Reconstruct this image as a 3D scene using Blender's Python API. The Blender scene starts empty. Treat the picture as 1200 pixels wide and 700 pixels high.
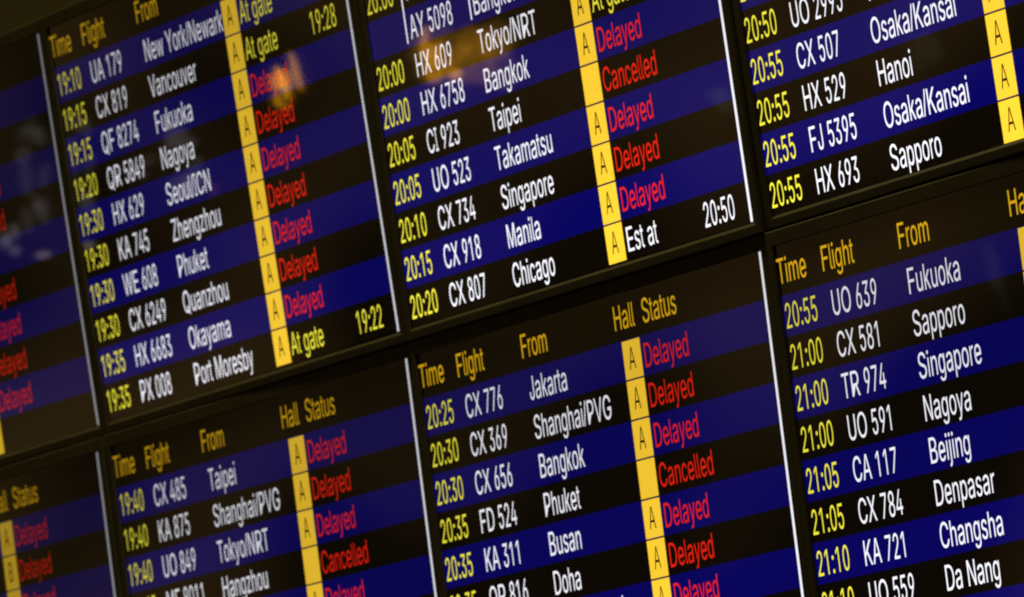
import bpy, math, random
from mathutils import Euler, Matrix, Vector
from mathutils.geometry import tessellate_polygon

scene = bpy.context.scene
random.seed(7)

# ------------------------------------------------------------------ units
W = 1.05            # monitor pitch across the board, metres
H = 0.57            # pitch down / pitch across
V = H * W           # monitor pitch down, metres
LIFT = 3.2          # height of the first text row above the floor

# ------------------------------------------------------------------ camera
cam_d = bpy.data.cameras.new("camera")
cam = bpy.data.objects.new("camera", cam_d)
scene.collection.objects.link(cam)
scene.camera = cam
right = Vector((0.42111267, 0.89453366, -0.14991216))
down = Vector((-0.05667616, -0.13900689, -0.98866824))
fwd = Vector((-0.90523584, 0.42483717, -0.00783883))
cam.matrix_world = Matrix((
    (right.x, -down.x, -fwd.x, 11.80219654 * W),
    (right.y, -down.y, -fwd.y, -4.88330573 * W),
    (right.z, -down.z, -fwd.z, -1.29691257 * W + LIFT),
    (0, 0, 0, 1)))
cam_d.sensor_fit = 'HORIZONTAL'
cam_d.sensor_width = 36.0
cam_d.lens = 36.0 * 10756.22 / 1200.0        # a long telephoto from across the hall
cam_d.shift_y = (1227.6950 - 350.0) / 1200.0  # the photograph is a crop of the frame's upper part
cam_d.clip_start = 0.1
cam_d.clip_end = 500.0
cam_d.dof.use_dof = True
cam_d.dof.focus_distance = 10.85
cam_d.dof.aperture_fstop = cam_d.lens / 1000.0 / 0.023
cam_d.dof.aperture_blades = 8

# ------------------------------------------------------------------ world: the dim warm hall behind the camera
world = bpy.data.worlds.new("World")
scene.world = world
world.use_nodes = True
wn, wl = world.node_tree.nodes, world.node_tree.links
bg = wn["Background"]
tc = wn.new("ShaderNodeTexCoord")
no = wn.new("ShaderNodeTexNoise")
no.noise_dimensions = '4D'
no.inputs["W"].default_value = 151.3
no.inputs["Scale"].default_value = 28.0
no.inputs["Detail"].default_value = 1.5
no.inputs["Roughness"].default_value = 0.5
ra = wn.new("ShaderNodeValToRGB")
e = ra.color_ramp.elements
e[0].position, e[0].color = 0.42, (0.010, 0.007, 0.002, 1)
e[1].position, e[1].color = 0.66, (0.170, 0.100, 0.030, 1)
wl.new(tc.outputs["Generated"], no.inputs["Vector"])
wl.new(no.outputs["Fac"], ra.inputs["Fac"])
wl.new(ra.outputs["Color"], bg.inputs["Color"])
bg.inputs["Strength"].default_value = 1.0

# ------------------------------------------------------------------ exposure
scene.view_settings.view_transform = 'Standard'
scene.view_settings.look = 'None'
scene.view_settings.exposure = 0.0
scene.view_settings.gamma = 1.0
scene.render.engine = 'CYCLES'
scene.cycles.filter_width = 2.05
scene.cycles.max_bounces = 4
scene.cycles.use_denoising = False

# ------------------------------------------------------------------ lamps, the small ones shaped and placed for reflections on the screens
def lamp(name, loc, aim, sx, sy, color, watts, shape='ELLIPSE', spin=0.0):
    d = bpy.data.lights.new(name, 'AREA')
    d.shape, d.size, d.size_y = shape, sx, sy
    d.color, d.energy = color, watts
    o = bpy.data.objects.new(name, d)
    scene.collection.objects.link(o)
    o.location = loc
    o.rotation_euler = (Vector(aim) - Vector(loc)).to_track_quat('-Z', 'Y').to_euler()
    o.rotation_euler.rotate_axis('Z', spin)
    return o

lamp("ceiling_lamp", (1.8, -0.42, LIFT + 4.6), (1.8, 0.0, LIFT - 0.5), 6.0, 0.5, (1.0, 0.80, 0.36), 1150)
lamp("orange_lamp", (-3.9147, -2.7113, 3.6688), (1.7344, 0.0002, 3.0169), 0.0896, 0.0440, (1, 0.45, 0.02), 0.0022471, spin=0.37)
lamp("orange_lamp", (-3.9602, -2.7030, 3.6613), (1.6933, 0.0002, 3.0133), 0.0983, 0.0762, (1, 0.45, 0.02), 0.0042732, spin=0.17)
lamp("orange_lamp", (-3.8467, -2.7233, 3.6962), (1.7953, 0.0003, 3.0329), 0.0523, 0.0472, (1, 0.45, 0.02), 0.0014072, spin=0.48)
lamp("orange_lamp", (-3.8194, -2.7302, 3.6304), (1.8219, 0.0001, 2.9890), 0.0522, 0.0690, (1, 0.45, 0.02), 0.0020542, spin=0.18)
lamp("orange_lamp", (-3.8850, -2.7173, 3.6518), (1.7619, 0.0001, 3.0049), 0.0540, 0.0760, (1, 0.45, 0.02), 0.0023415, spin=0.01)
lamp("orange_lamp", (-3.9156, -2.7107, 3.6860), (1.7331, 0.0002, 3.0282), 0.0930, 0.0592, (1, 0.45, 0.02), 0.0031399, spin=0.16)
lamp("orange_lamp", (-3.9875, -2.6970, 3.6984), (1.6675, 0.0003, 3.0385), 0.0814, 0.0407, (1, 0.45, 0.02), 0.0018914, spin=0.34)
lamp("orange_lamp", (-3.7711, -2.7385, 3.6610), (1.8648, 0.0001, 3.0076), 0.0689, 0.0470, (1, 0.45, 0.02), 0.0018479, spin=0.07)
lamp("orange_lamp", (-3.8262, -2.7277, 3.6774), (1.8144, 0.0002, 3.0199), 0.0977, 0.0657, (1, 0.45, 0.02), 0.0036598, spin=0.48)
lamp("orange_lamp", (-3.7607, -2.7416, 3.6170), (1.8754, -0.0000, 2.9785), 0.0655, 0.0755, (1, 0.45, 0.02), 0.0028211, spin=0.27)
lamp("orange_lamp", (-3.9649, -2.7007, 3.7167), (1.6875, 0.0004, 3.0499), 0.0949, 0.0492, (1, 0.45, 0.02), 0.0026615, spin=0.11)
lamp("orange_lamp", (-3.8009, -2.7325, 3.6763), (1.8374, 0.0002, 3.0185), 0.0908, 0.0454, (1, 0.45, 0.02), 0.0023535, spin=0.31)
lamp("orange_lamp", (-3.8471, -2.7233, 3.6945), (1.7950, 0.0003, 3.0318), 0.0624, 0.0506, (1, 0.45, 0.02), 0.0017996, spin=0.46)
lamp("orange_lamp", (-3.7648, -2.7394, 3.6735), (1.8701, 0.0002, 3.0156), 0.0739, 0.0487, (1, 0.45, 0.02), 0.002053, spin=0.27)
lamp("orange_lamp", (-3.7576, -2.7406, 3.6790), (1.8765, 0.0002, 3.0189), 0.0739, 0.0756, (1, 0.45, 0.02), 0.0031838, spin=0.32)
lamp("orange_lamp", (-3.8503, -2.7240, 3.6425), (1.7936, 0.0001, 2.9978), 0.0910, 0.0759, (1, 0.45, 0.02), 0.0039387, spin=0.37)
lamp("orange_lamp", (-3.9441, -2.7061, 3.6569), (1.7081, 0.0002, 3.0099), 0.0339, 0.0339, (1, 0.42, 0.015), 0.0033177, spin=0.2)
lamp("orange_lamp", (-3.9773, -2.7004, 3.6421), (1.6784, 0.0001, 3.0012), 0.0339, 0.0203, (1, 0.42, 0.015), 0.0036598, spin=0.2)
lamp("orange_lamp", (-3.9096, -2.7131, 3.6357), (1.7400, 0.0001, 2.9950), 0.0270, 0.0203, (1, 0.42, 0.015), 0.0039681, spin=0.2)
lamp("orange_lamp", (-3.9607, -2.7025, 3.6802), (1.6924, 0.0002, 3.0257), 0.0085, 0.0576, (1, 0.42, 0.015), 0.0044728, spin=-0.3)
lamp("orange_lamp", (-3.9875, -2.6976, 3.6779), (1.6681, 0.0002, 3.0250), 0.0102, 0.0679, (1, 0.42, 0.015), 0.0069958, spin=-0.25)
lamp("orange_lamp", (-3.9949, -2.6953, 3.7133), (1.6603, 0.0004, 3.0486), 0.0119, 0.0679, (1, 0.42, 0.015), 0.0054468, spin=-0.25)
lamp("orange_lamp", (-4.5018, -2.5957, 3.6231), (1.2086, -0.0007, 3.0343), 0.0173, 0.0156, (1, 0.42, 0.006), 0.00083547, spin=0.1)
lamp("orange_lamp", (-4.5254, -2.5913, 3.6376), (1.1867, -0.0007, 3.0446), 0.0156, 0.0278, (1, 0.42, 0.006), 0.0029474, spin=0.1)
lamp("orange_lamp", (-4.4462, -2.6047, 3.6834), (1.2580, -0.0010, 3.0729), 0.0069, 0.0831, (1, 0.42, 0.006), 0.007453, spin=0.12)
lamp("orange_lamp", (-4.4708, -2.6005, 3.6737), (1.2357, -0.0009, 3.0671), 0.0069, 0.0416, (1, 0.42, 0.006), 0.0023117, spin=0.1)
lamp("orange_lamp", (-4.4926, -2.5967, 3.6635), (1.2161, -0.0009, 3.0609), 0.0104, 0.0624, (1, 0.42, 0.006), 0.0088186, spin=0.12)
lamp("orange_lamp", (-4.5062, -2.5941, 3.6798), (1.2031, -0.0009, 3.0721), 0.0104, 0.0521, (1, 0.42, 0.006), 0.00669, spin=0.12)
lamp("orange_lamp", (-4.5270, -2.5905, 3.6729), (1.1842, -0.0008, 3.0681), 0.0087, 0.0382, (1, 0.42, 0.006), 0.0032765, spin=0.15)
lamp("reflection_lamp", (-5.0251, -2.5056, 3.5972), (0.7272, 0.0002, 3.0305), 0.0355, 0.0231, (1, 0.9, 0.75), 0.00015775, spin=0.41)  # added, unseen: small lamps clustered to make faint patches of reflection
lamp("reflection_lamp", (-4.8647, -2.5326, 3.6082), (0.8751, -0.0001, 3.0338), 0.0282, 0.0282, (1, 0.9, 0.97), 0.00031904, spin=0.21)
lamp("reflection_lamp", (-4.9099, -2.5246, 3.6299), (0.8329, -0.0000, 3.0495), 0.0477, 0.0265, (1, 0.9, 0.94), 0.00062851, spin=0.28)
lamp("reflection_lamp", (-5.0778, -2.4970, 3.5772), (0.6790, 0.0004, 3.0183), 0.0445, 0.0178, (1, 0.9, 0.97), 0.00031742, spin=-0.36)
lamp("reflection_lamp", (-4.9169, -2.5247, 3.5350), (0.8289, 0.0002, 2.9860), 0.0512, 0.0265, (1, 0.9, 0.96), 0.00052252, spin=0.11)
lamp("reflection_lamp", (-4.8644, -2.5338, 3.5265), (0.8776, 0.0002, 2.9790), 0.0229, 0.0159, (1, 0.9, 1), 0.00013988, spin=-0.12)
lamp("reflection_lamp", (-4.9188, -2.5234, 3.6118), (0.8251, 0.0000, 3.0376), 0.0406, 0.0194, (1, 0.9, 0.9), 0.00035485, spin=0.06)
lamp("reflection_lamp", (-4.8657, -2.5332, 3.5533), (0.8757, 0.0001, 2.9970), 0.0599, 0.0264, (1, 0.9, 0.92), 0.00043203, spin=0.89)
lamp("reflection_lamp", (-4.8860, -2.5301, 3.5193), (0.8577, 0.0002, 2.9747), 0.0600, 0.0229, (1, 0.9, 0.79), 0.00077205, spin=0.53)
lamp("reflection_lamp", (-5.3801, -2.5291, 3.7116), (0.3580, 0.0023, 3.1147), 0.0289, 0.0307, (1, 0.9, 0.76), 0.00020396, spin=0.89)
lamp("reflection_lamp", (-5.3995, -2.5259, 3.7257), (0.3397, 0.0022, 3.1248), 0.0398, 0.0289, (1, 0.9, 0.75), 0.00022462, spin=0.73)
lamp("reflection_lamp", (-5.4589, -2.5172, 3.6899), (0.2855, 0.0019, 3.1021), 0.0417, 0.0308, (1, 0.9, 0.88), 0.00033959, spin=0.87)
lamp("reflection_lamp", (-5.4102, -2.5241, 3.7348), (0.3295, 0.0021, 3.1313), 0.0543, 0.0145, (1, 0.9, 0.85), 0.00015331, spin=-0.14)
lamp("reflection_lamp", (-5.4292, -2.5211, 3.7398), (0.3118, 0.0020, 3.1352), 0.0670, 0.0199, (1, 0.9, 0.98), 0.00021098, spin=0.85)
lamp("reflection_lamp", (-5.4275, -2.5237, 3.5626), (0.3178, 0.0024, 3.0148), 0.0290, 0.0543, (1, 0.9, 0.91), 0.00043082, spin=0.33)
lamp("reflection_lamp", (-5.4172, -2.5251, 3.5737), (0.3271, 0.0024, 3.0221), 0.0308, 0.0398, (1, 0.9, 1.01), 0.00022663, spin=-0.01)
lamp("reflection_lamp", (-5.3909, -2.5284, 3.6351), (0.3500, 0.0024, 3.0631), 0.0235, 0.0542, (1, 0.9, 0.91), 0.0002705, spin=-0.37)
lamp("reflection_lamp", (-5.4848, -2.5149, 3.5552), (0.2649, 0.0021, 3.0112), 0.0254, 0.0581, (1, 0.9, 0.93), 0.00033856, spin=0.06)
lamp("reflection_lamp", (-5.4614, -2.5175, 3.6392), (0.2845, 0.0020, 3.0677), 0.0290, 0.0707, (1, 0.9, 0.86), 0.00041524, spin=-0.07)
lamp("reflection_lamp", (-5.4367, -2.5220, 3.5878), (0.3087, 0.0023, 3.0321), 0.0217, 0.0453, (1, 0.9, 0.82), 0.00015541, spin=0.37)
lamp("reflection_lamp", (-5.5413, -2.5065, 3.5403), (0.2127, 0.0018, 3.0024), 0.0200, 0.0346, (1, 0.9, 0.8), 0.00047611, spin=0)
lamp("reflection_lamp", (-5.5860, -2.4998, 3.5308), (0.1714, 0.0015, 2.9969), 0.0182, 0.0328, (1, 0.9, 0.82), 0.00026408, spin=-0.27)
lamp("reflection_lamp", (-5.5508, -2.5055, 3.4997), (0.2049, 0.0018, 2.9749), 0.0237, 0.0218, (1, 0.9, 0.92), 0.00037849, spin=0.04)
lamp("reflection_lamp", (-5.5706, -2.5022, 3.5247), (0.1859, 0.0016, 2.9924), 0.0146, 0.0291, (1, 0.9, 0.96), 0.00029963, spin=-0.15)
lamp("reflection_lamp", (-5.5921, -2.4989, 3.5226), (0.1659, 0.0015, 2.9915), 0.0237, 0.0328, (1, 0.9, 0.83), 0.00026096, spin=0.65)
lamp("reflection_lamp", (-5.3060, -2.4605, 3.4620), (0.4702, 0.0011, 2.9460), 0.0323, 0.0162, (1, 0.8, 0.7), 0.00067097, spin=0)
lamp("reflection_lamp", (-2.3976, -3.0610, 3.1509), (3.0785, -0.0019, 2.5645), 0.0221, 0.0946, (1, 0.95, 0.85), 0.00032138, spin=0.1)
lamp("reflection_lamp", (-2.3807, -3.0660, 3.1200), (3.0940, -0.0023, 2.5445), 0.0094, 0.1260, (1, 0.95, 0.85), 0.0001604, spin=0.1)
lamp("reflection_lamp", (-2.5101, -2.9886, 3.3962), (3.0068, 0.0005, 2.8316), 0.0380, 0.0634, (1, 0.9, 0.6), 0.00038645, spin=0.3)
lamp("reflection_lamp", (-2.5500, -2.9800, 3.3921), (2.9718, 0.0006, 2.8300), 0.0317, 0.0794, (1, 0.9, 0.6), 0.0002424, spin=0.2)
lamp("reflection_lamp", (-3.1016, -2.8755, 3.4466), (2.4723, -0.0006, 2.8496), 0.0358, 0.0488, (0.9, 1, 0.6), 0.00039281, spin=0.3)
lamp("reflection_lamp", (-3.1232, -2.8707, 3.4634), (2.4526, -0.0006, 2.8610), 0.0424, 0.0293, (1, 0.8, 1), 0.0001595, spin=0.3)
lamp("reflection_lamp", (-4.8077, -2.5438, 3.5013), (0.9304, 0.0001, 2.9608), 0.0176, 0.0281, (1, 0.3, 0.5), 0.00023785, spin=0)

# ------------------------------------------------------------------ materials
def mat_base(name):
    m = bpy.data.materials.new(name)
    m.use_nodes = True
    return m, m.node_tree.nodes, m.node_tree.links, m.node_tree.nodes["Principled BSDF"]

def glass_front(n, l, b):
    """the polished cover of the display: black, glossy, with faint smears in its polish"""
    b.inputs["Base Color"].default_value = (0.004, 0.004, 0.004, 1)
    b.inputs["IOR"].default_value = 1.5
    t = n.new("ShaderNodeTexCoord")
    k = n.new("ShaderNodeTexNoise")
    k.inputs["Scale"].default_value = 5.0
    k.inputs["Detail"].default_value = 4.0
    r = n.new("ShaderNodeMapRange")
    r.inputs["To Min"].default_value = 0.014
    r.inputs["To Max"].default_value = 0.028
    l.new(t.outputs["Object"], k.inputs["Vector"])
    l.new(k.outputs["Fac"], r.inputs["Value"])
    l.new(r.outputs["Result"], b.inputs["Roughness"])

# what the screen shows: each piece of the picture has its own display colour (the object colour)
PIXEL, n, l, b = mat_base("screen_picture")
glass_front(n, l, b)
oi = n.new("ShaderNodeObjectInfo")
l.new(oi.outputs["Color"], b.inputs["Emission Color"])
b.inputs["Emission Strength"].default_value = 1.0

PANEL, n, l, b = mat_base("screen_glass")
glass_front(n, l, b)

CASE, n, l, b = mat_base("black_painted_case")
t = n.new("ShaderNodeTexCoord")
k = n.new("ShaderNodeTexNoise")
k.inputs["Scale"].default_value = 9.0
k.inputs["Detail"].default_value = 6.0
r = n.new("ShaderNodeValToRGB")
r.color_ramp.elements[0].color = (0.007, 0.0065, 0.003, 1)
r.color_ramp.elements[1].color = (0.016, 0.015, 0.0065, 1)
l.new(t.outputs["Object"], k.inputs["Vector"])
l.new(k.outputs["Fac"], r.inputs["Fac"])
l.new(r.outputs["Color"], b.inputs["Base Color"])
b.inputs["Roughness"].default_value = 0.5
b.inputs["Specular IOR Level"].default_value = 0.1
k2 = n.new("ShaderNodeTexNoise")
k2.inputs["Scale"].default_value = 900.0
bu = n.new("ShaderNodeBump")
bu.inputs["Strength"].default_value = 0.08
bu.inputs["Distance"].default_value = 0.0004
l.new(t.outputs["Object"], k2.inputs["Vector"])
l.new(k2.outputs["Fac"], bu.inputs["Height"])
l.new(bu.outputs["Normal"], b.inputs["Normal"])

WALL, n, l, b = mat_base("olive_wall_paint")
t = n.new("ShaderNodeTexCoord")
k = n.new("ShaderNodeTexNoise")
k.inputs["Scale"].default_value = 3.0
k.inputs["Detail"].default_value = 5.0
r = n.new("ShaderNodeValToRGB")
r.color_ramp.elements[0].color = (0.017, 0.0150, 0.0035, 1)
r.color_ramp.elements[1].color = (0.022, 0.0195, 0.005, 1)
l.new(t.outputs["Object"], k.inputs["Vector"])
l.new(k.outputs["Fac"], r.inputs["Fac"])
l.new(r.outputs["Color"], b.inputs["Base Color"])
b.inputs["Roughness"].default_value = 0.8

b.inputs["Specular IOR Level"].default_value = 0.1

# ------------------------------------------------------------------ mesh helpers
# local frame of a monitor: x right (in W), y down (in V) from the top-left corner of its first
# yellow tile, z towards the viewer in metres; the picture plane is z = 0
def pt(x, y, z):
    return (x * W, -z, -y * V)

def mesh_obj(name, verts, faces, mat, parent, color=None):
    me = bpy.data.meshes.new(name)
    me.from_pydata(verts, [], faces)
    me.materials.append(mat)
    me.update()
    o = bpy.data.objects.new(name, me)
    scene.collection.objects.link(o)
    if parent is not None:
        o.parent = parent
    if color is not None:
        o.color = (color[0], color[1], color[2], 1.0)
    return o

def rect_mesh(x0, y0, x1, y1, z):
    return [pt(x0, y1, z), pt(x1, y1, z), pt(x1, y0, z), pt(x0, y0, z)], [(0, 1, 2, 3)]

# lettering: a narrow grotesque, capitals 509 units high
GLYPHS = {
    '/': (278, "0,-8 206,517 278,517 71,-8"),
    '0': (453, "227,-7 191,-3 158,7 130,24 105,48 85,77 69,113 57,155 50,202 48,254 50,306 57,353 69,395 85,431 106,461 130,484 159,502 191,512 227,516 262,512 295,502 323,484 348,461 368,431 384,395 396,353 403,306 405,254 403,202 396,155 384,113 368,77 348,48 323,24 295,7 263,-3|227,50 250,52 271,60 290,74 306,92 320,116 330,144 338,176 342,213 344,254 342,295 338,332 330,365 320,393 306,416 290,435 271,449 250,457 227,460 203,457 182,449 163,435 147,416 134,393 123,365 115,332 111,295 109,254 111,213 115,176 123,144 134,116 147,92 163,74 182,60 203,52"),
    '1': (453, "276,509 276,0 212,0 212,448 209,448 86,358 86,427 198,509"),
    '2': (453, "64,0 64,47 234,229 252,248 268,266 282,282 294,298 303,312 311,327 316,341 319,356 320,371 319,389 315,405 308,419 298,431 287,441 273,449 258,455 241,458 224,460 205,458 188,454 172,447 159,438 148,427 139,413 132,398 128,381 127,362 66,362 68,391 75,418 86,442 102,464 121,482 143,496 168,507 196,513 225,516 254,513 281,507 306,497 328,482 346,465 361,445 372,423 379,398 381,372 380,354 377,336 371,318 363,299 351,280 336,259 317,235 294,209 267,180 153,60 153,57 389,57 389,0"),
    '3': (453, "218,-7 188,-5 159,1 133,10 108,22 88,38 70,57 57,79 48,104 44,132 109,132 112,115 118,100 126,87 137,76 150,66 165,59 182,54 200,51 219,50 239,51 258,55 275,61 291,69 304,80 315,93 323,108 328,125 329,145 328,163 323,180 316,196 306,211 292,223 275,234 254,241 229,246 201,248 157,248 157,299 288,448 288,452 70,452 70,509 372,509 372,461 211,278 211,289 247,290 279,286 308,276 333,262 354,244 371,222 383,198 391,173 393,145 390,116 383,90 370,66 354,45 333,27 309,12 281,2 251,-5"),
    '4': (453, "40,105 40,158 247,509 311,509 109,166 109,163 413,163 413,105|282,0 282,121 282,146 282,318 343,318 343,0"),
    '5': (453, "221,-7 192,-5 165,1 140,11 118,25 99,41 83,60 71,82 63,105 60,130 122,130 125,115 130,102 138,89 148,78 160,68 173,60 188,54 204,51 221,50 241,51 259,56 276,64 291,75 304,89 314,104 322,122 326,141 328,162 326,183 321,203 314,221 303,237 290,251 275,262 257,270 238,275 218,277 201,276 184,273 167,268 152,262 139,255 128,246 67,253 96,509 366,509 366,452 151,452 134,301 136,301 148,311 162,318 178,325 194,330 212,333 229,334 252,332 274,328 294,321 313,311 330,299 345,285 358,269 370,251 379,231 386,210 390,187 391,163 388,132 381,102 369,76 352,52 332,32 309,15 282,3 253,-4"),
    '6': (453, "226,-7 196,-4 168,3 142,15 119,31 100,51 84,74 73,101 66,130 64,162 65,187 71,212 80,239 93,268 112,302 137,340 252,509 322,509 151,261 145,261 151,270 157,279 165,288 174,295 184,302 196,307 208,311 221,313 235,314 265,312 291,305 316,295 337,280 355,262 370,240 380,215 387,187 389,157 387,127 379,98 368,73 352,50 333,30 310,14 284,3 257,-4|226,48 245,50 263,55 279,63 293,73 304,86 314,101 322,119 326,137 327,157 326,178 322,196 314,213 304,228 293,241 279,251 263,259 245,264 226,265 207,264 190,259 174,252 160,241 148,229 138,214 131,197 126,179 125,158 126,138 131,119 138,102 148,86 160,73 174,63 190,55 207,50"),
    '7': (453, "97,0 323,448 323,452 62,452 62,509 391,509 391,449 165,0"),
    '8': (453, "226,-7 193,-5 163,1 136,11 111,25 91,42 74,62 62,84 54,109 52,135 53,156 58,176 65,195 75,212 87,228 101,241 117,252 134,260 153,265 153,267 129,276 109,289 93,308 80,330 73,354 70,380 73,405 79,429 90,450 106,469 124,485 146,498 170,508 197,514 226,516 255,514 282,508 306,498 328,485 346,469 361,450 373,429 379,405 382,380 379,354 372,330 359,308 343,289 323,276 300,267 300,265 319,260 335,252 351,241 365,228 377,212 387,195 395,176 399,156 401,135 398,109 391,84 378,62 362,42 341,25 317,11 289,1 259,-5|226,49 248,50 267,54 285,60 300,69 313,79 323,91 331,106 335,121 337,139 335,157 330,173 322,189 312,202 298,213 283,223 265,230 247,234 226,235 206,234 187,230 169,223 154,213 140,202 130,189 122,173 117,157 115,139 117,121 121,106 129,91 139,79 152,69 167,60 185,54 205,50|226,290 244,291 260,294 274,300 287,308 298,318 307,330 314,344 318,359 319,376 318,392 314,407 308,420 299,432 288,442 275,449 260,455 244,459 226,460 208,459 192,455 177,449 164,442 153,432 145,420 138,407 134,392 133,376 134,359 138,344 145,330 154,318 165,308 178,300 193,294 209,291"),
    '9': (453, "226,516 256,513 285,506 310,494 333,478 352,458 368,434 380,408 387,378 389,347 387,322 382,296 373,270 359,240 340,207 315,168 200,0 130,0 301,248 307,248 302,238 295,229 287,221 278,214 268,207 257,202 245,198 232,195 218,195 188,197 161,203 137,214 116,229 98,247 83,269 72,294 66,321 64,352 66,382 73,411 85,436 101,459 120,479 143,494 168,506 196,513|226,460 207,459 190,454 174,446 160,435 148,423 138,407 131,390 127,372 125,352 127,331 131,313 138,295 148,280 160,268 174,257 190,250 207,245 226,243 245,245 263,249 279,257 293,267 305,280 314,295 322,312 326,330 327,350 326,371 322,390 314,407 305,422 293,435 279,446 263,454 245,459"),
    ':': (188, "95,-4 83,-3 73,1 63,9 55,18 51,29 50,41 51,53 55,64 63,73 73,81 83,85 95,87 107,85 118,81 128,73 135,64 140,53 141,41 140,29 135,18 128,9 118,1 107,-3|95,271 83,272 73,277 63,284 55,294 51,304 50,316 51,328 55,339 63,349 73,356 83,360 95,362 107,360 118,356 128,349 135,339 140,328 141,316 140,304 135,294 128,284 118,277 107,272"),
    'A': (480, "16,0 201,509 276,509 463,0 395,0 287,302 280,323 272,346 264,372 255,402 244,438 232,478 245,478 233,437 222,402 213,371 204,345 197,322 191,302 85,0|110,142 110,199 370,199 370,142"),
    'B': (456, "60,0 60,509 241,509 274,507 304,501 329,491 350,477 367,461 381,442 390,421 396,398 398,374 397,353 393,336 387,320 378,307 368,295 356,286 343,278 329,272 315,267 315,262 331,260 347,254 363,245 378,234 391,220 402,203 411,184 416,161 418,136 416,111 410,88 400,67 386,48 368,31 344,18 317,8 284,2 247,0|125,57 245,57 281,60 309,67 330,80 344,96 353,115 355,137 354,153 350,169 342,184 333,197 320,209 306,218 289,225 269,229 248,231 125,231|125,285 238,285 256,287 273,290 288,296 302,304 314,314 323,326 330,340 335,355 336,372 333,393 326,412 313,429 294,442 270,449 240,452 125,452"),
    'C': (510, "267,-7 225,-3 186,7 150,25 119,49 92,79 70,115 53,157 44,203 40,254 44,305 53,352 70,393 92,429 119,459 150,484 186,501 225,512 267,516 293,514 317,511 340,504 362,496 383,485 402,471 419,456 435,438 448,418 459,397 467,373 473,348 408,348 404,365 397,380 389,395 380,407 369,418 357,428 344,437 330,444 315,449 300,453 284,455 267,456 237,453 209,445 184,432 161,414 141,391 125,364 113,332 106,295 103,254 106,213 113,177 125,145 141,117 161,94 184,76 210,63 237,56 267,53 284,54 300,56 315,60 330,65 344,72 357,81 369,90 380,102 389,114 397,128 404,144 408,160 473,160 467,135 459,112 448,91 435,71 420,53 402,38 383,24 363,13 341,5 317,-2 293,-6"),
    'D': (502, "219,0 96,0 96,57 215,57 254,60 288,68 318,81 343,99 363,122 379,149 390,181 397,216 399,255 397,294 390,329 379,361 364,388 344,410 320,428 291,441 258,449 221,452 93,452 93,509 225,509 273,505 315,495 353,478 385,455 412,426 433,391 449,351 458,306 462,255 458,205 449,159 433,119 411,83 384,54 351,31 312,14 268,3|125,509 125,0 60,0 60,509"),
    'E': (419, "60,0 60,509 372,509 372,452 125,452 125,286 355,286 355,229 125,229 125,57 375,57 375,0"),
    'F': (410, "60,0 60,509 369,509 369,452 125,452 125,278 346,278 346,221 125,221 125,0"),
    'G': (520, "269,-7 225,-3 185,7 149,25 118,49 91,79 69,116 53,157 43,203 40,254 43,305 53,352 69,393 91,429 117,459 149,484 184,501 223,512 265,516 291,514 316,510 340,504 363,494 384,483 403,469 421,453 436,436 449,416 460,395 468,373 474,349 408,349 402,365 395,379 387,393 378,406 368,417 356,427 344,436 330,443 315,448 300,453 283,455 265,456 236,453 209,445 183,432 160,414 141,392 125,364 113,332 106,295 103,254 106,213 113,177 125,145 141,117 161,95 184,76 210,63 238,56 269,53 296,55 322,61 345,71 365,85 382,102 396,123 407,147 413,173 415,202 434,199 283,199 283,256 478,256 478,200 475,160 466,124 451,91 431,62 406,38 377,19 344,5 308,-4"),
    'H': (517, "60,0 60,509 125,509 125,289 392,289 392,509 457,509 457,0 392,0 392,232 125,232 125,0"),
    'I': (301, "31,0 31,57 118,57 118,452 31,452 31,509 269,509 269,452 183,452 183,57 269,57 269,0"),
    'J': (396, "185,-7 143,-2 106,11 75,33 52,63 38,100 33,145 33,173 98,173 98,145 100,117 108,93 122,74 139,61 160,53 185,50 209,53 230,61 248,74 261,93 269,117 272,145 272,509 336,509 336,145 332,100 318,63 294,33 263,11 227,-2"),
    'K': (467, "104,145 104,216 116,231 128,246 139,261 151,275 162,289 174,303 187,317 199,331 212,344 364,509 448,509 231,276 228,276|60,0 60,509 125,509 125,334 124,225 125,193 125,0|372,0 188,259 228,309 449,0"),
    'L': (393, "60,0 60,509 125,509 125,57 361,57 361,0"),
    'M': (628, "60,0 60,509 152,509 277,187 287,159 299,123 311,84 322,49 307,49 318,83 330,121 342,158 352,187 476,509 568,509 568,0 504,0 504,291 504,327 505,369 506,413 507,457 513,457 508,441 503,425 498,409 482,363 467,322 456,291 342,0 286,0 170,291 159,321 145,361 129,408 112,457 119,457 120,416 121,372 122,328 122,291 122,0"),
    'N': (524, "60,0 60,509 136,509 343,183 349,174 355,163 363,151 371,137 379,122 388,107 396,90 405,73 414,55 405,54 403,72 402,90 401,108 400,126 399,142 399,157 399,195 399,509 463,509 463,0 387,0 202,290 177,331 168,346 159,363 148,381 108,452 119,454 122,384 124,328 125,291 125,0"),
    'O': (533, "267,-7 225,-3 186,7 150,25 119,49 92,79 70,115 53,157 44,203 40,254 44,305 53,352 70,393 92,429 119,459 150,484 186,501 225,512 267,516 309,512 348,501 384,484 415,459 442,429 464,393 480,352 490,305 493,254 490,203 480,157 464,115 442,79 415,49 384,25 348,7 309,-3|267,53 296,55 324,63 349,76 372,94 392,116 408,144 420,176 428,213 430,254 428,295 420,332 408,365 392,392 372,415 349,433 324,446 296,453 267,456 237,453 210,445 184,433 161,415 142,392 125,364 113,332 106,295 103,254 106,213 113,176 125,144 142,117 161,94 184,76 210,63 237,55"),
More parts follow.
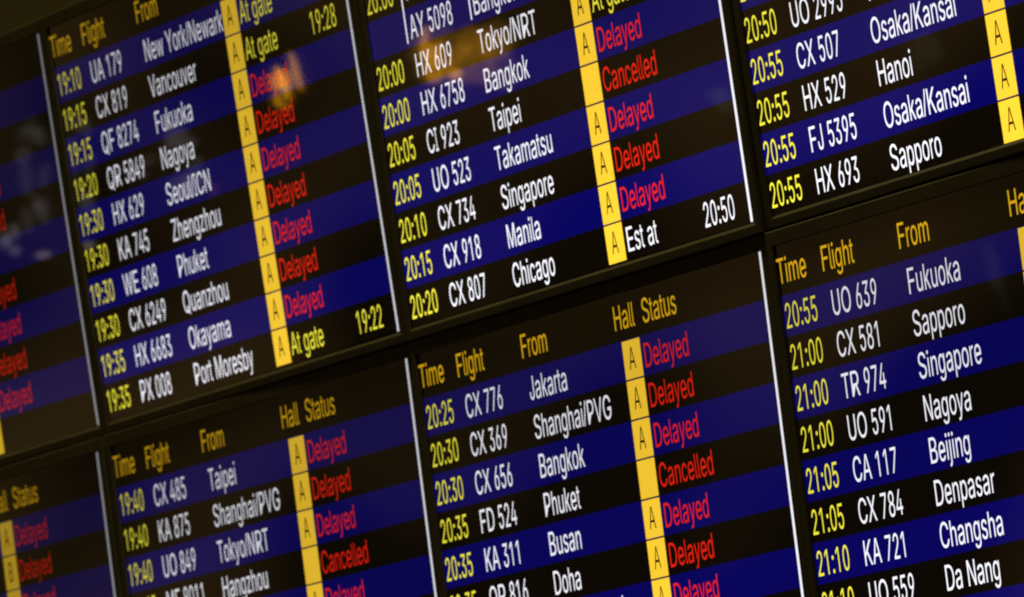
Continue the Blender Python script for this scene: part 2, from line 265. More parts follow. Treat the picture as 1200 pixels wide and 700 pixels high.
    'P': (445, "60,0 60,509 235,509 272,506 305,499 332,487 356,471 375,452 390,430 400,404 407,377 409,348 407,318 400,291 390,265 375,243 356,223 332,207 305,195 272,188 235,186 109,186 109,242 233,242 257,244 279,248 297,256 312,266 324,279 333,294 339,310 343,328 344,348 343,367 339,385 333,402 324,416 312,428 297,439 279,446 257,451 232,452 125,452 125,0"),
    'Q': (533, "245,159 313,159 369,85 384,65 468,-48 401,-48 346,27 331,46|267,-7 225,-3 186,7 150,25 119,49 92,79 70,115 53,157 44,203 40,254 44,305 53,352 70,393 92,429 119,459 150,484 186,501 225,512 267,516 309,512 348,501 384,484 415,459 442,429 464,393 480,352 490,305 493,254 490,203 480,157 464,115 442,79 415,49 384,25 348,7 309,-3|267,53 296,55 324,63 349,76 372,94 392,116 408,144 420,176 428,213 430,254 428,295 420,332 408,365 392,392 372,415 349,433 324,446 296,453 267,456 237,453 210,445 184,433 161,415 142,392 125,364 113,332 106,295 103,254 106,213 113,176 125,144 142,117 161,94 184,76 210,63 237,55"),
    'R': (449, "60,0 60,509 236,509 273,506 305,500 333,489 356,473 376,455 390,433 401,408 407,381 409,352 407,323 401,296 390,271 376,250 356,232 333,217 305,206 273,200 236,198 96,198 96,255 234,255 258,256 280,260 298,267 313,276 325,287 334,300 340,316 344,333 345,352 344,371 340,389 334,405 325,419 313,430 298,440 279,446 258,451 233,452 125,452 125,0|353,0 230,229 303,229 428,0"),
    'S': (447, "224,-9 188,-7 156,-1 128,9 102,23 81,40 64,60 51,83 42,109 38,137 104,137 108,118 114,102 123,88 136,76 150,66 166,59 185,53 204,50 224,49 246,50 267,54 286,60 303,69 317,79 329,92 338,106 344,122 346,139 344,154 340,168 332,179 322,189 310,197 296,205 280,211 263,217 245,222 184,239 145,253 112,269 86,289 67,313 56,341 52,372 54,400 62,425 75,448 92,468 113,484 138,498 165,508 195,514 227,516 259,514 289,508 316,498 340,484 360,468 377,449 390,427 398,403 401,378 337,378 332,402 320,421 302,437 280,449 254,456 225,459 204,457 185,454 167,448 152,440 139,430 129,418 121,405 117,391 115,376 117,359 122,345 131,334 142,324 155,315 169,308 184,302 198,297 212,293 264,279 279,275 295,270 312,264 328,256 344,248 359,238 372,226 384,213 395,198 402,180 407,161 408,139 406,112 399,87 386,64 370,43 349,25 323,11 294,0 261,-7"),
    'T': (449, "32,452 32,509 417,509 417,452 257,452 257,0 193,0 193,452"),
    'U': (517, "259,-8 220,-6 186,2 154,15 126,33 103,55 85,80 71,108 63,140 60,173 60,509 124,509 124,178 126,155 132,133 141,113 153,95 169,80 187,68 208,59 232,53 259,52 285,53 309,59 331,68 349,80 364,95 377,113 385,133 391,155 393,178 393,509 457,509 457,173 454,140 446,108 433,80 414,55 391,33 363,15 332,2 297,-6"),
    'V': (480, "204,0 16,509 84,509 192,206 199,187 207,164 215,137 225,106 236,71 248,31 235,31 247,71 257,107 267,138 276,165 283,187 290,206 395,509 463,509 278,0"),
    'W': (686, "155,0 16,509 82,509 163,196 167,179 172,162 175,145 187,94 190,76 194,58 197,40 189,40 193,58 196,76 200,94 203,111 207,128 211,145 224,196 306,509 380,509 462,196 466,179 470,162 474,145 486,94 490,76 494,58 497,40 488,40 492,58 495,76 499,94 503,111 506,128 510,145 523,196 603,509 670,509 530,0 455,0 368,323 362,345 357,368 351,391 346,417 341,445 336,475 350,475 345,446 340,420 335,395 330,371 324,347 318,323 230,0"),
    'X': (474, "18,0 217,284 217,236 29,509 104,509 178,400 188,386 196,373 204,361 211,350 217,340 223,329 230,318 236,305 243,292 232,292 252,329 258,339 265,350 272,361 298,400 374,509 446,509 259,239 259,287 456,0 382,0 292,129 268,165 262,175 256,185 250,195 244,206 237,218 230,231 244,231 238,219 231,207 225,196 219,186 213,176 206,166 182,129 91,0"),
    'Y': (472, "203,0 203,208 16,509 91,509 192,344 203,327 213,309 222,292 231,274 240,254 250,230 224,230 233,254 242,275 251,293 260,310 270,327 280,344 381,509 455,509 268,208 268,0"),
    'Z': (438, "42,0 42,46 273,385 284,400 295,415 306,431 318,446 329,461 341,476 348,454 327,453 306,453 285,452 265,452 244,452 223,452 40,452 40,509 397,509 397,462 169,129 157,113 146,97 134,81 97,33 90,54 111,55 131,56 152,57 173,57 193,57 214,57 399,57 399,0"),
    'a': (389, "160,-9 137,-7 115,-3 94,5 76,15 60,29 48,45 38,63 32,84 30,108 32,128 36,146 43,161 53,174 64,184 78,193 92,200 108,206 125,211 143,214 161,217 178,220 234,227 247,229 257,231 265,235 271,240 274,246 276,255 276,257 275,272 272,285 267,297 260,307 251,315 240,322 227,327 212,330 196,331 178,330 163,327 149,322 137,316 127,309 118,301 110,292 104,283 100,274 41,291 51,313 64,331 79,346 95,358 114,368 133,375 153,380 173,383 194,384 208,384 223,382 239,379 255,375 271,369 286,360 300,350 312,336 322,320 330,301 335,278 337,251 337,0 277,0 277,52 272,52 267,43 260,34 252,25 242,16 229,8 215,1 199,-4 181,-7|170,45 192,47 211,51 228,59 242,68 254,80 263,93 270,108 274,122 276,138 276,190 272,187 267,184 259,182 251,180 241,178 231,176 200,171 175,168 161,166 147,163 134,159 122,153 112,147 103,139 97,130 93,118 92,105 93,93 96,82 102,72 109,64 119,57 130,52 142,48 156,46"),
    'b': (424, "229,-8 208,-7 189,-3 172,4 159,12 147,21 138,31 130,41 123,50 118,59 112,59 112,0 53,0 53,509 114,509 114,319 118,319 123,327 130,336 137,346 147,355 158,364 171,373 188,379 207,383 229,384 259,382 287,374 313,361 335,342 354,320 370,293 381,261 388,227 390,189 388,151 381,116 370,84 355,57 336,34 313,16 288,3 260,-6|220,47 242,49 262,55 279,66 294,80 306,97 316,117 323,139 327,163 328,189 327,215 323,239 316,261 307,281 295,298 280,311 262,322 243,328 220,330 198,328 178,322 161,312 147,299 134,282 125,263 118,241 114,216 113,189 114,162 118,138 125,115 135,95 147,78 162,65 179,55 198,49"),
    'c': (396, "207,-8 174,-5 144,3 117,16 93,35 72,58 56,85 44,116 37,150 34,187 37,225 44,260 56,291 72,318 93,341 117,360 144,374 174,382 207,384 226,384 243,381 260,377 276,371 291,364 305,356 318,346 330,335 340,322 349,308 356,293 362,277 303,262 300,272 295,281 290,289 284,297 278,304 270,311 261,316 252,321 242,325 231,328 220,329 207,330 184,328 163,321 145,310 130,296 118,278 108,258 102,236 98,212 96,187 98,163 102,139 108,117 118,97 130,80 145,66 163,55 184,49 207,46 220,47 232,49 243,52 253,55 262,60 271,66 279,73 285,80 292,89 297,98 301,107 304,117 363,102 357,86 350,70 341,56 331,43 319,32 306,21 292,12 277,5 261,-1 244,-5 226,-7"),
    'd': (424, "195,-8 165,-6 137,3 111,16 89,34 70,57 55,84 43,116 36,151 34,189 36,227 43,261 55,293 70,320 89,342 112,361 137,374 165,382 196,384 218,383 237,379 253,373 267,364 278,355 287,346 295,336 301,327 306,319 311,319 311,509 372,509 372,0 313,0 313,59 307,59 301,50 295,41 287,31 277,21 266,12 252,4 236,-3 217,-7|205,47 226,49 246,55 263,65 278,78 290,95 299,115 306,138 310,162 312,189 310,216 306,241 300,263 290,282 278,299 263,312 246,322 227,328 205,330 182,328 162,322 145,311 130,298 118,281 108,261 102,239 98,215 96,189 98,163 102,139 109,117 118,97 130,80 145,66 162,55 182,49"),
    'e': (404, "212,-8 177,-5 145,3 117,16 92,35 72,58 56,85 44,116 37,150 34,187 36,224 44,258 55,290 71,317 91,340 115,359 142,373 172,382 205,384 226,383 246,380 266,374 285,366 303,355 319,341 334,324 347,305 357,282 365,256 370,227 371,194 371,169 75,169 75,221 338,221 310,202 308,226 304,248 298,269 288,286 277,301 263,314 246,323 227,328 205,330 183,328 164,323 146,313 131,301 119,286 109,270 102,251 97,231 96,211 96,178 98,151 102,127 110,106 121,88 135,73 151,61 169,53 190,48 212,46 227,47 241,49 254,53 265,58 276,65 285,73 294,82 300,93 306,105 365,91 358,72 348,55 335,39 320,26 302,14 283,4 261,-3 237,-7"),
    'f': (254, "228,379 228,327 6,327 6,379|81,0 81,432 82,452 87,470 96,486 107,499 120,510 135,519 152,525 169,529 187,530 201,530 212,529 222,527 231,525 238,523 243,521 227,468 215,472 209,473 202,474 195,474 178,472 164,468 154,460 147,449 143,435 142,419 142,0"),
    'g': (425, "207,-151 180,-149 156,-146 134,-140 114,-132 97,-122 82,-110 70,-97 59,-84 51,-69 101,-41 107,-49 114,-57 122,-66 131,-74 142,-82 154,-88 169,-93 187,-96 207,-97 236,-95 261,-87 282,-75 298,-58 308,-34 311,-6 311,68 306,68 301,60 294,51 287,41 277,32 266,23 252,16 236,10 217,6 195,5 165,7 138,14 113,27 90,43 71,65 55,90 43,120 36,154 34,191 36,229 43,263 55,293 71,320 90,342 112,361 138,374 166,382 196,384 218,383 237,379 253,373 267,365 279,356 288,346 296,336 302,327 308,319 313,319 313,379 372,379 372,-9 370,-40 363,-67 350,-90 334,-109 314,-124 291,-136 265,-144 237,-149|205,59 227,61 246,66 264,75 278,87 290,103 300,121 307,142 311,166 312,193 311,219 307,242 300,264 291,283 279,299 264,312 247,322 227,328 205,330 182,328 163,322 145,312 130,298 118,282 109,262 102,241 98,218 96,193 98,167 102,144 109,123 118,104 131,88 145,76 163,66 183,61"),
    'h': (410, "114,227 114,0 53,0 53,509 114,509 114,287 102,287 116,319 132,344 152,362 175,374 200,382 227,384 252,383 275,377 295,369 313,356 328,340 341,321 350,298 355,271 357,240 357,0 296,0 296,235 293,263 286,286 273,304 256,318 235,326 210,329 192,328 176,324 161,317 147,308 136,297 126,283 119,266 115,248"),
    'i': (167, "53,0 53,379 114,379 114,0|84,443 73,444 63,448 54,455 47,463 43,472 41,483 43,494 47,504 54,512 63,518 73,522 84,524 95,522 105,518 114,512 121,504 125,494 126,483 125,472 121,463 114,455 105,448 95,444"),
    'j': (167, "53,379 114,379 114,-30 112,-52 108,-72 102,-90 92,-106 80,-119 65,-129 47,-137 27,-141 4,-143 -10,-143 -10,-87 2,-87 18,-85 31,-80 40,-72 47,-61 51,-46 53,-29|83,443 72,444 62,448 53,455 47,463 42,472 41,483 42,494 47,504 53,512 62,518 72,522 83,524 95,522 105,518 114,512 120,504 125,494 126,483 125,472 120,463 114,455 105,448 95,444"),
    'k': (381, "110,137 110,212 121,212 284,379 360,379 184,199 177,199|53,0 53,509 114,509 114,0|294,0 148,186 191,229 372,0"),
    'l': (189, "139,-2 112,0 91,8 74,20 62,37 55,59 53,84 53,509 114,509 114,99 114,83 117,71 120,62 126,57 135,53 146,52 160,53 170,54 181,3 162,-1 154,-2 147,-2"),
    'm': (610, "53,0 53,379 112,379 112,295 108,295 114,314 122,331 132,346 144,358 158,368 172,376 187,382 203,385 219,386 245,383 268,375 287,361 303,342 314,320 321,295 312,295 318,312 326,329 337,343 350,356 364,366 381,375 398,381 417,385 437,386 458,385 478,380 497,372 514,361 529,346 541,328 550,307 555,283 557,255 557,0 496,0 496,254 493,279 485,298 473,313 456,323 438,329 419,330 402,329 387,326 374,320 363,312 353,302 345,290 340,277 336,263 335,247 335,0 274,0 274,260 272,280 265,297 253,311 238,322 220,328 199,330 185,329 171,326 158,320 145,312 135,302 126,289 119,274 115,257 114,238 114,0"),
    'n': (410, "114,227 114,0 53,0 53,379 112,379 112,287 102,287 116,319 132,344 152,362 175,374 200,382 227,384 252,383 275,377 295,369 313,356 328,340 341,321 350,298 355,271 357,240 357,0 296,0 296,235 293,263 286,286 273,304 256,318 235,326 210,329 192,328 176,324 161,317 147,308 136,297 126,283 119,266 115,248"),
    'o': (415, "207,-8 174,-5 144,3 117,16 93,35 72,58 56,85 44,116 37,150 34,187 37,225 44,260 56,291 72,318 93,341 117,360 144,374 174,382 207,384 241,382 271,374 299,360 323,341 343,318 359,291 371,260 379,225 381,187 379,150 371,116 359,85 343,58 323,35 299,16 271,3 241,-5|207,46 231,49 252,55 270,66 285,80 298,97 307,117 314,139 318,163 319,187 318,212 314,236 307,258 298,278 285,296 270,310 252,321 231,328 207,330 184,328 163,321 145,310 130,296 118,278 108,258 102,236 98,212 96,187 98,163 102,139 108,117 118,97 130,80 145,66 163,55 184,49"),
    'p': (424, "53,-143 53,379 112,379 112,319 118,319 123,327 130,336 137,346 147,355 158,364 171,373 188,379 207,383 229,384 259,382 287,374 313,361 335,342 354,320 370,293 381,261 388,227 390,189 388,151 381,116 370,84 355,57 336,34 313,16 288,3 260,-6 229,-8 208,-7 189,-3 173,4 159,12 147,21 138,31 130,41 124,50 118,59 114,59 114,-143|220,47 242,49 262,55 279,66 294,80 306,97 316,117 323,139 327,163 328,189 327,215 323,239 316,261 307,281 295,298 280,311 262,322 243,328 220,330 198,328 178,322 161,312 147,299 134,282 125,263 118,241 114,216 113,189 114,162 118,138 125,115 135,95 147,78 162,65 179,55 198,49"),
    'q': (424, "372,-143 311,-143 311,59 306,59 301,50 295,41 287,31 277,21 266,12 252,4 236,-3 217,-7 195,-8 165,-6 137,3 111,16 89,34 70,57 55,84 43,116 36,151 34,189 36,227 43,261 55,293 70,320 89,342 112,361 137,374 165,382 196,384 218,383 237,379 253,373 267,364 278,355 287,346 295,336 301,327 307,319 313,319 313,379 372,379|205,47 226,49 246,55 263,65 278,78 290,95 299,115 306,138 310,162 312,189 310,216 306,241 300,263 290,282 278,299 263,312 246,322 227,328 205,330 182,328 162,322 145,311 130,298 118,281 108,261 102,239 98,215 96,189 98,163 102,139 109,117 118,97 130,80 145,66 162,55 182,49"),
    'r': (259, "53,0 53,379 112,379 112,321 115,321 124,339 137,354 152,367 171,377 191,383 213,385 229,384 243,384 243,322 230,324 223,325 215,326 207,326 190,324 174,321 159,315 146,306 135,296 126,284 119,269 115,254 114,237 114,0"),
    's': (365, "182,-8 157,-7 133,-3 112,3 93,12 76,24 62,38 50,54 41,73 36,94 94,107 101,87 111,72 124,60 141,52 160,47 181,45 206,47 227,53 244,62 258,74 265,88 268,103 266,115 262,126 254,136 243,144 229,150 212,155 149,170 118,180 92,192 72,208 58,227 50,249 47,274 49,295 55,314 65,332 79,347 95,360 115,370 137,378 161,383 187,384 212,383 234,379 254,372 271,363 286,352 299,339 309,324 318,308 324,290 268,277 262,291 254,304 243,316 228,325 210,331 187,333 166,331 147,326 131,317 119,305 111,292 109,277 110,264 115,253 124,243 136,235 152,229 172,223 229,209 261,200 287,187 306,171 320,153 328,131 331,107 329,85 323,65 312,47 298,31 281,18 260,6 236,-2 210,-7"),
    't': (227, "204,379 204,327 6,327 6,379|65,471 126,471 126,98 127,83 130,70 136,61 144,55 156,51 170,50 185,51 202,54 213,2 207,0 200,-2 192,-3 184,-3 176,-4 168,-4 138,-1 113,7 92,21 77,41 68,64 65,93"),
    'u': (410, "182,-5 158,-3 135,2 115,11 97,23 82,39 69,59 60,82 54,109 53,139 53,379 114,379 114,144 116,117 124,94 137,75 154,61 175,53 200,50 218,51 234,55 249,62 263,71 274,83 283,97 290,113 295,132 296,153 296,379 357,379 357,0 298,0 298,92 307,92 294,60 277,35 257,17 234,5 209,-3"),
    'v': (389, "163,0 17,379 84,379 165,155 173,132 180,110 187,87 193,64 199,42 206,21 184,21 191,42 197,64 203,87 209,110 216,132 224,155 305,379 371,379 226,0"),
    'w': (567, "138,0 23,379 87,379 133,214 140,190 147,164 154,137 161,107 168,75 175,41 165,41 172,74 179,105 186,135 192,163 199,189 206,214 252,379 316,379 362,214 368,189 375,163 382,136 388,106 395,75 402,41 391,41 399,75 406,106 413,135 420,163 427,189 434,214 480,379 545,379 429,0 368,0 319,172 305,225 300,243 295,262 291,280 277,338 291,338 277,280 263,225 258,207 253,189 248,172 199,0"),
    'x': (379, "21,0 171,218 171,171 29,379 100,379 147,306 159,287 170,270 179,253 188,237 198,221 207,206 175,206 185,221 194,237 202,253 211,270 222,287 233,306 282,379 352,379 209,169 209,214 358,0 287,0 231,85 219,103 209,120 200,136 191,152 182,167 173,182 205,182 195,167 187,152 178,136 170,120 160,103 148,85 91,0"),
    'y': (389, "47,-139 61,-86 71,-87 83,-89 94,-90 104,-89 113,-86 122,-81 130,-74 138,-64 145,-51 151,-36 163,-1 17,379 84,379 165,155 173,132 180,109 187,87 193,64 199,42 206,21 184,21 190,42 196,64 202,87 209,110 216,132 224,155 305,379 371,379 204,-58 196,-77 187,-93 177,-107 165,-119 153,-128 139,-136 125,-141 109,-144 91,-145 82,-145 73,-144 65,-143 57,-142 52,-140"),
    'z': (380, "42,0 42,46 254,320 254,323 48,323 48,379 333,379 333,331 126,60 126,56 339,56 339,0"),
}
# set widths of the narrow face the screens use (before narrowing)
SET = dict(zip("0123456789:/ ", [556] * 10 + [278, 278, 278]))
SET.update(dict(A=667, B=667, C=722, D=722, E=667, F=611, G=778, H=722, I=278, J=500, K=667, L=556, M=833,
                N=722, O=778, P=667, Q=778, R=722, S=667, T=611, U=722, V=667, W=944, X=667, Y=667, Z=611,
                a=556, b=556, c=500, d=556, e=556, f=278, g=556, h=556, i=222, j=222, k=500, l=222, m=833,
                n=556, o=556, p=556, q=556, r=333, s=500, t=278, u=556, v=500, w=722, x=500, y=500, z=500))
CAP = 509.0
_tess = {}
def glyph(ch):
    if ch not in _tess:
        adv, s = GLYPHS[ch]
        loops = [[Vector((int(a), int(c), 0)) for a, c in (q.split(',') for q in p.split())] for p in s.split('|')]
        # clockwise outlines are solid, the others are counters of the largest solid one;
        # strokes that cross (K, A, 4) lie a hair above each other
        area = lambda p: sum(p[i - 1].x * p[i].y - p[i].x * p[i - 1].y for i in range(len(p)))
        solid = sorted((p for p in loops if area(p) < 0), key=area)
        holes = [p for p in loops if area(p) > 0]
        vs, tris = [], []
        for i, p in enumerate(solid):
            part = [p] + (holes if i == 0 else [])
            n0 = len(vs)
            tris += [tuple(n0 + j for j in t) for t in tessellate_polygon(part)]
            vs += [Vector((v.x, v.y, i * 0.00003)) for q in part for v in q]
        _tess[ch] = (adv, vs, tris)
    return _tess[ch]

def text_mesh(s, x, y, z, em, narrow=0.82, right_x=None):
    """verts, faces of a line of lettering, its baseline at y, starting at x (or ending at right_x)"""
    adv = lambda c: SET[c] / 1000.0 * em * narrow
    if right_x is not None:
        x = right_x - sum(adv(c) for c in s)
    verts, faces = [], []
    for c in s:
        if c != ' ':
            a, vs, tris = glyph(c)
            k = SET[c] / a * em * narrow / 1000.0
            n0 = len(verts)
            for v in vs:
                verts.append(pt(x + v.x * k, y - v.y / CAP * 0.716 * em / H, z + v.z))
            faces += [tuple(n0 + i for i in t) for t in tris]
        x += adv(c)
    return verts, faces

def text(name, s, x, y, z, em, color, parent, narrow=0.82, right_x=None, mat=None):
    v, f = text_mesh(s, x, y, z, em, narrow, right_x)
    return mesh_obj(name, v, f, mat or PIXEL, parent, color)

# ------------------------------------------------------------------ the layout every screen shares (W across, V down)
EM = 0.0404
ROW = 0.08396
BASE = 0.0676
X_TIME, X_FLIGHT, X_CITY, X_STATUS, X_AT = -0.5690, -0.4525, -0.2670, 0.0535, 0.3445
TILE = 0.0478
SCR = (-0.5730, -0.0990, 0.3950, 0.8430)          # opening of the bezel: the visible screen
OUT = (-0.5885, -0.1302, 0.4085, 0.8680)          # outside of the case
DEEP = 0.0030                                     # bezel stands this far in front of the glass
BACK = -0.085

WHITE, YELLOW, AMBER = (1.05, 1.05, 1.14), (1.0, 0.92, 0.055), (0.66, 0.37, 0.006)
GOLD, RED = (1.12, 0.70, 0.040), (0.84, 0.015, 0.005)
BLUE, BLACK = (0.0004, 0.0001, 0.098), (0.0016, 0.0008, 0.0004)

def case_mesh():
    """picture-frame case: bevelled bezel round the screen, sides and back in one body"""
    x0, y0, x1, y1 = SCR
    X0, Y0, X1, Y1 = OUT
    bw, bh = 0.0028, 0.0060                      # chamfer round the screen
    e, eh = 0.0016, 0.0030                       # rounded outer edge
    rings = [
        (x0, y0, x1, y1, -0.0006),
        (x0, y0, x1, y1, 0.0006),
        (x0 - 0.0005, y0 - 0.0010, x1 + 0.0005, y1 + bh, DEEP),
        (X0 + e, Y0 + eh, X1 - e, Y1 - eh, DEEP),
        (X0 + e * .3, Y0 + eh * .3, X1 - e * .3, Y1 - eh * .3, DEEP - 0.0008),
        (X0, Y0, X1, Y1, DEEP - 0.0030),
        (X0, Y0, X1, Y1, BACK),
    ]
    verts, faces = [], []
    for a, b_, c, d, z in rings:
        verts += [pt(a, b_, z), pt(c, b_, z), pt(c, d, z), pt(a, d, z)]
    for i in range(len(rings) - 1):
        for j in range(4):
            k = (j + 1) % 4
            faces.append((4 * i + j, 4 * i + k, 4 * i + 4 + k, 4 * i + 4 + j))
    m = 4 * (len(rings) - 1)
    faces.append((m + 3, m + 2, m + 1, m))
    return verts, faces

def panel_mesh():
    x0, y0, x1, y1 = SCR
    d = 0.004
    a = [pt(x0 - d, y1 + d, 0), pt(x1 + d, y1 + d, 0), pt(x1 + d, y0 - d, 0), pt(x0 - d, y0 - d, 0)]
    b_ = [(v[0], 0.012, v[2]) for v in a]
    return a + b_, [(0, 1, 2, 3), (7, 6, 5, 4), (0, 4, 5, 1), (1, 5, 6, 2), (2, 6, 7, 3), (3, 7, 4, 0)]

HINGE = 0.875
TILT = -0.02278633                                # the lower row leans out a little
def base(col, row, dx, dy):
    if row == 0:
        return (col + dx) * W, 0.0, LIFT - dy * V, 0.0
    r = (1 - HINGE + dy) * V
    return (col + dx) * W, r * math.sin(TILT), LIFT - (r * math.cos(TILT) + HINGE * V), TILT

def sc(c, k):
    return (c[0] * k, c[1] * k, c[2] * k)

# how far each monitor hangs out of true (lean, yaw), radians
HANG = {(0, 0): (0.003, 0.006), (1, 0): (0.004, -0.002), (2, 0): (-0.005, 0.0), (3, 0): (0.003, -0.002), (0, 1): (-0.006, -0.007), (1, 1): (-0.006, 0.005), (2, 1): (-0.006, 0.002), (3, 1): (-0.003, 0.005)}

protos = {}
def shared(name, make, mat, parent, color=None):
    """first use builds the piece, later uses are copies of it"""
    if name not in protos:
        protos[name] = mesh_obj(name, *make(), mat, parent, color)
        return protos[name]
    o = protos[name].copy()
    scene.collection.objects.link(o)
    o.parent = parent
    if color is not None:
        o.color = (color[0], color[1], color[2], 1.0)
    return o

def row_mesh(k, x0, x1):
    return rect_mesh(x0, (k - 1) * ROW, x1, k * ROW, 0.0002)

def monitor(col, row, dx, dy, gain, header_gain, line_gain, label, flights, bracket=None, offset=(0, 0)):  # gain: viewing-angle falloff of each screen, put into its display colours
    root = bpy.data.objects.new("flight_monitor", None)
    scene.collection.objects.link(root)
    x, y, z, a = base(col, row, dx, dy)
    root.location = (x, y, z)
    lean, yaw = HANG[(col, row)]
    mid = Vector((-0.09 * W, 0, -0.37 * V))        # it turns about the middle of its screen
    true = Euler((a, 0, 0)).to_matrix() @ mid
    root.rotation_euler = (a + lean, 0, yaw)
    root.location = Vector((x, y, z)) + true - root.rotation_euler.to_matrix() @ mid
    root.empty_display_size = 0.1
    root["label"] = label
    root["category"] = "monitor"
    root["group"] = "flight monitors of the arrivals board"
    shared("case", case_mesh, CASE, root)
    shared("glass_panel", panel_mesh, PANEL, root)
    dim = lambda k: 0.56 + 0.44 * (k - 1) / 9.0    # display colours dimmed step by step towards the top row
    for k in range(11):                            # white line of picture down the right edge, one piece per row
        e = shared("edge_line_%s" % k, lambda: rect_mesh(0.3802, (k - 1) * ROW if k else -0.0975, 0.3861, k * ROW, 0.0003),
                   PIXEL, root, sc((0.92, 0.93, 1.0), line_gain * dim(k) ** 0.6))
        e.name = "edge_line"
    hb = -0.0242
    for s, hx in (("Time", -0.5745), ("Flight", -0.4645), ("From", -0.2770), ("Hall", -0.0155), ("Status", 0.0620)):
        text("column_heading", s, hx, hb, 0.0004, EM, sc(AMBER, header_gain), root)
    for k, fl in enumerate(flights, 1):
        if fl is None:                             # rows below the photograph's edge: bands only
            fl = ("", "", "", None, "", "")
        time, flight, city, hall, status, at = fl
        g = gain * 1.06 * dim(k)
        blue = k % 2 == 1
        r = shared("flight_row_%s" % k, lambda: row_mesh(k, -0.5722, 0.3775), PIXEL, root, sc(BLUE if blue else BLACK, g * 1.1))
        r.name = "flight_row"
        if time or city:
            r["label"] = "%s row%s%s%s" % ("blue" if blue else "black", " for the %s flight" % time if time else " for a flight",
                                       " from %s" % city if city else "", ", %s" % status.lower() if status else "")
        yb = (k - 1) * ROW + BASE
        if time:
            text("time_text", time, X_TIME, yb, 0.0004, EM, sc(YELLOW, g), r)
        if flight:
            text("flight_number", flight, X_FLIGHT, yb, 0.0004, EM, sc(WHITE, g), r)
        if city:
            text("city_text", city, X_CITY, yb, 0.0004, EM, sc(WHITE, g), r)
        if hall is not None:
            t_ = shared("hall_tile_%s" % k, lambda: rect_mesh(0, (k - 1) * ROW + 0.0019, TILE, k * ROW - 0.0019, 0.0004),
                        PIXEL, root, sc(GOLD, g))
            t_.name = "hall_tile"
            if hall:
                w = SET[hall] / 1000 * 0.0365 * 0.76
                text("hall_letter", hall, 0.0226 - w / 2, (k - 1) * ROW + 0.0632, 0.0006, 0.0372, sc((0.012, 0.005, 0.0), g), t_, 0.76)
        if status:
            c = RED if status in ("Delayed", "Cancelled") else (WHITE if status == "Est at" else YELLOW)
            text("status_text", status, X_STATUS, yb, 0.0004, EM, sc(c, g), r)
            if at:
                text("status_time", at, 0, yb, 0.0004, EM, sc(c, g), r, right_x=X_AT)
    if bracket:
        k0, k1 = bracket
        for bx in (-0.4650, -0.2765):
            v, f = rect_mesh(bx, (k0 - 1) * ROW + 0.010, bx + 0.0032, (k1 - 1) * ROW + 0.0745, 0.0005)
            mesh_obj("codeshare_bar", v, f, PIXEL, root, sc(WHITE, gain * 0.8))
    for o in root.children:                        # each screen's picture sits a little off centre
        if o.name.split('.')[0] not in ("case", "glass_panel", "edge_line"):
            o.location = (offset[0] * W, 0, -offset[1] * V)
    return root

D, CX, AG = "Delayed", "Cancelled", "At gate"
monitor(0, 0, 0.0022, 0, 0.46, 0.45, 0.26, "leftmost monitor of the upper row, listing earlier arrivals, its last row without a status", [
    ("18:35", "KA 437", "Xiamen", "A", D, ""), ("18:40", "CX 731", "Dubai", "A", D, ""),
    ("18:40", "UO 235", "Taichung", "A", D, ""), ("18:45", "HX 261", "Beijing", "A", D, ""),
    ("18:50", "CX 412", "Seoul/ICN", "A", "", ""), ("18:55", "KA 383", "Chengdu", "A", D, ""),
    ("19:00", "TG 638", "Bangkok", "A", D, ""), ("19:05", "CX 521", "Tokyo/NRT", "A", D, ""),
    ("19:05", "UO 687", "Osaka/Kansai", "A", D, ""), ("19:10", "AC 015", "Toronto", "A", "", "")])
monitor(1, 0, -0.0004, 0, 0.80, 0.55, 0.62, "upper row monitor, 19:10 to 19:35, New York/Newark first, Port Moresby last", [
    ("19:10", "UA 179", "New York/Newark", "A", AG, ""), ("19:15", "CX 819", "Vancouver", "A", AG, "19:28"),
    ("19:15", "QF 8274", "Fukuoka", "A", D, ""), ("19:20", "QR 5849", "Nagoya", "A", D, ""),
    ("19:30", "HX 629", "Seoul/ICN", "A", D, ""), ("19:30", "KA 745", "Zhengzhou", "A", D, ""),
    ("19:30", "WE 608", "Phuket", "A", D, ""), ("19:30", "CX 6249", "Quanzhou", "A", D, ""),
    ("19:35", "HX 6683", "Okayama", "A", D, ""), ("19:35", "PX 008", "Port Moresby", "A", AG, "19:22")], offset=(0, -0.003))
monitor(2, 0, -0.0018, 0.001, 1.04, 0.85, 1.1, "upper row monitor listing 20:00 to 20:20, ending with Chicago est at 20:50", [
    ("19:45", "BR 855", "Taipei", "A", D, ""), ("20:00", "RJ 183", "Bangkok", "A", D, ""),
    ("", "AY 5098", "Bangkok", "A", D, ""), ("20:00", "HX 609", "Tokyo/NRT", "A", AG, ""),
    ("20:00", "HX 6758", "Bangkok", "A", D, ""), ("20:05", "CI 923", "Taipei", "", CX, ""),
    ("20:05", "UO 523", "Takamatsu", "A", D, ""), ("20:10", "CX 734", "Singapore", "A", D, ""),
    ("20:15", "CX 918", "Manila", "A", D, ""), ("20:20", "CX 807", "Chicago", "A", "Est at", "20:50")], bracket=(2, 3), offset=(0.0015, 0))
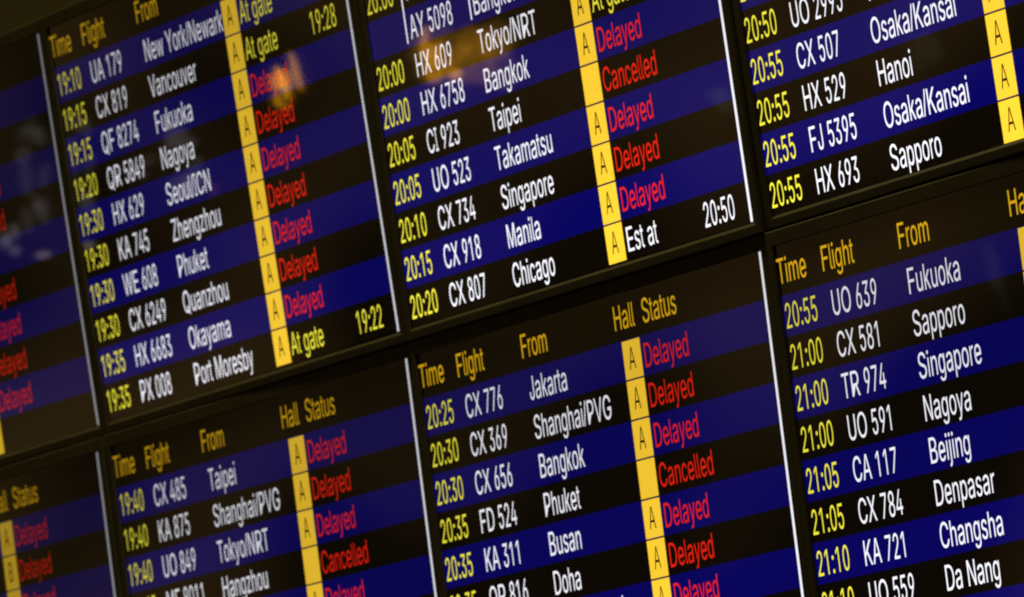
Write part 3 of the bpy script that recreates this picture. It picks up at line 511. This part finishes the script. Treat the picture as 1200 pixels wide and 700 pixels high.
monitor(3, 0, 0.0012, -0.0008, 1.08, 1.0, 1.1, "rightmost monitor of the upper row, listing 20:50 and 20:55 arrivals down to Sapporo", [
    ("20:40", "CX 564", "Taipei", "A", "", ""), ("20:45", "KA 875", "Shanghai/PVG", "A", "", ""),
    ("20:45", "CX 336", "Beijing", "A", "", ""), ("20:50", "HX 235", "Shanghai/PVG", "A", "", ""),
    ("20:50", "CX 658", "Bangkok", "A", "", ""), ("20:50", "UO 2995", "Taichung", "A", "", ""),
    ("20:55", "CX 507", "Osaka/Kansai", "A", "", ""), ("20:55", "HX 529", "Hanoi", "A", "", ""),
    ("20:55", "FJ 5395", "Osaka/Kansai", "A", "", ""), ("20:55", "HX 693", "Sapporo", "A", "", "")], offset=(-0.003, 0.004))
monitor(0, 1, -0.0035, 0, 0.48, 0.45, 0.36, "leftmost monitor of the lower row, with a B hall tile below its A tile", [
    ("19:35", "CX 469", "Taipei", "A", D, ""), ("19:35", "KA 691", "Penang", "B", D, ""),
    ("19:40", "CX 784", "Kunming", "A", D, ""), ("19:40", "UO 763", "Da Nang", "A", D, ""),
    None, None, None, None, None, None])
monitor(1, 1, 0.0022, -0.001, 0.86, 0.6, 0.80, "lower row monitor listing 19:40 arrivals from Taipei, Shanghai/PVG, Tokyo/NRT and Hangzhou", [
    ("19:40", "CX 485", "Taipei", "A", D, ""), ("19:40", "KA 875", "Shanghai/PVG", "A", D, ""),
    ("19:40", "UO 849", "Tokyo/NRT", "A", D, ""), ("19:45", "MF 8011", "Hangzhou", "", CX, ""),
    ("19:45", "CX 765", "Hanoi", "A", D, ""), ("19:50", "HX 105", "Haikou", "A", D, ""),
    None, None, None, None])
monitor(2, 1, -0.0012, 0, 1.05, 0.85, 1.1, "lower row monitor listing 20:25 to 20:35 arrivals, from Jakarta down to Doha", [
    ("20:25", "CX 776", "Jakarta", "A", D, ""), ("20:30", "CX 369", "Shanghai/PVG", "A", D, ""),
    ("20:30", "CX 656", "Bangkok", "A", D, ""), ("20:35", "FD 524", "Phuket", "", CX, ""),
    ("20:35", "KA 311", "Busan", "A", D, ""), ("20:35", "QR 816", "Doha", "A", D, ""),
    ("20:40", "UO 711", "Kota Kinabalu", "A", D, ""), ("20:40", "CX 906", "Manila", "A", D, ""),
    None, None])
monitor(3, 1, 0.0004, 0.0008, 1.08, 1.0, 1.2, "rightmost monitor of the lower row, listing 20:55 Fukuoka down to 21:10 Da Nang", [
    ("20:55", "UO 639", "Fukuoka", "A", D, ""), ("21:00", "CX 581", "Sapporo", "A", D, ""),
    ("21:00", "TR 974", "Singapore", "A", D, ""), ("21:00", "UO 591", "Nagoya", "A", D, ""),
    ("21:05", "CA 117", "Beijing", "A", D, ""), ("21:05", "CX 784", "Denpasar", "A", D, ""),
    ("21:10", "KA 721", "Changsha", "A", D, ""), ("21:10", "UO 559", "Da Nang", "A", D, ""),
    ("21:10", "CX 710", "Singapore", "A", D, ""), None], offset=(0.001, 0.003))

# ------------------------------------------------------------------ the wall the board hangs on
def box(x0, y0, z0, x1, y1, z1):
    v = [(x, y, z) for x in (x0, x1) for y in (y0, y1) for z in (z0, z1)]
    return v, [(0, 1, 3, 2), (4, 6, 7, 5), (0, 4, 5, 1), (2, 3, 7, 6), (0, 2, 6, 4), (1, 5, 7, 3)]

wall = mesh_obj("wall", *box(-14.0, 0.0925, 0.0, 12.0, 0.35, 8.0), WALL, None)
wall["kind"] = "structure"
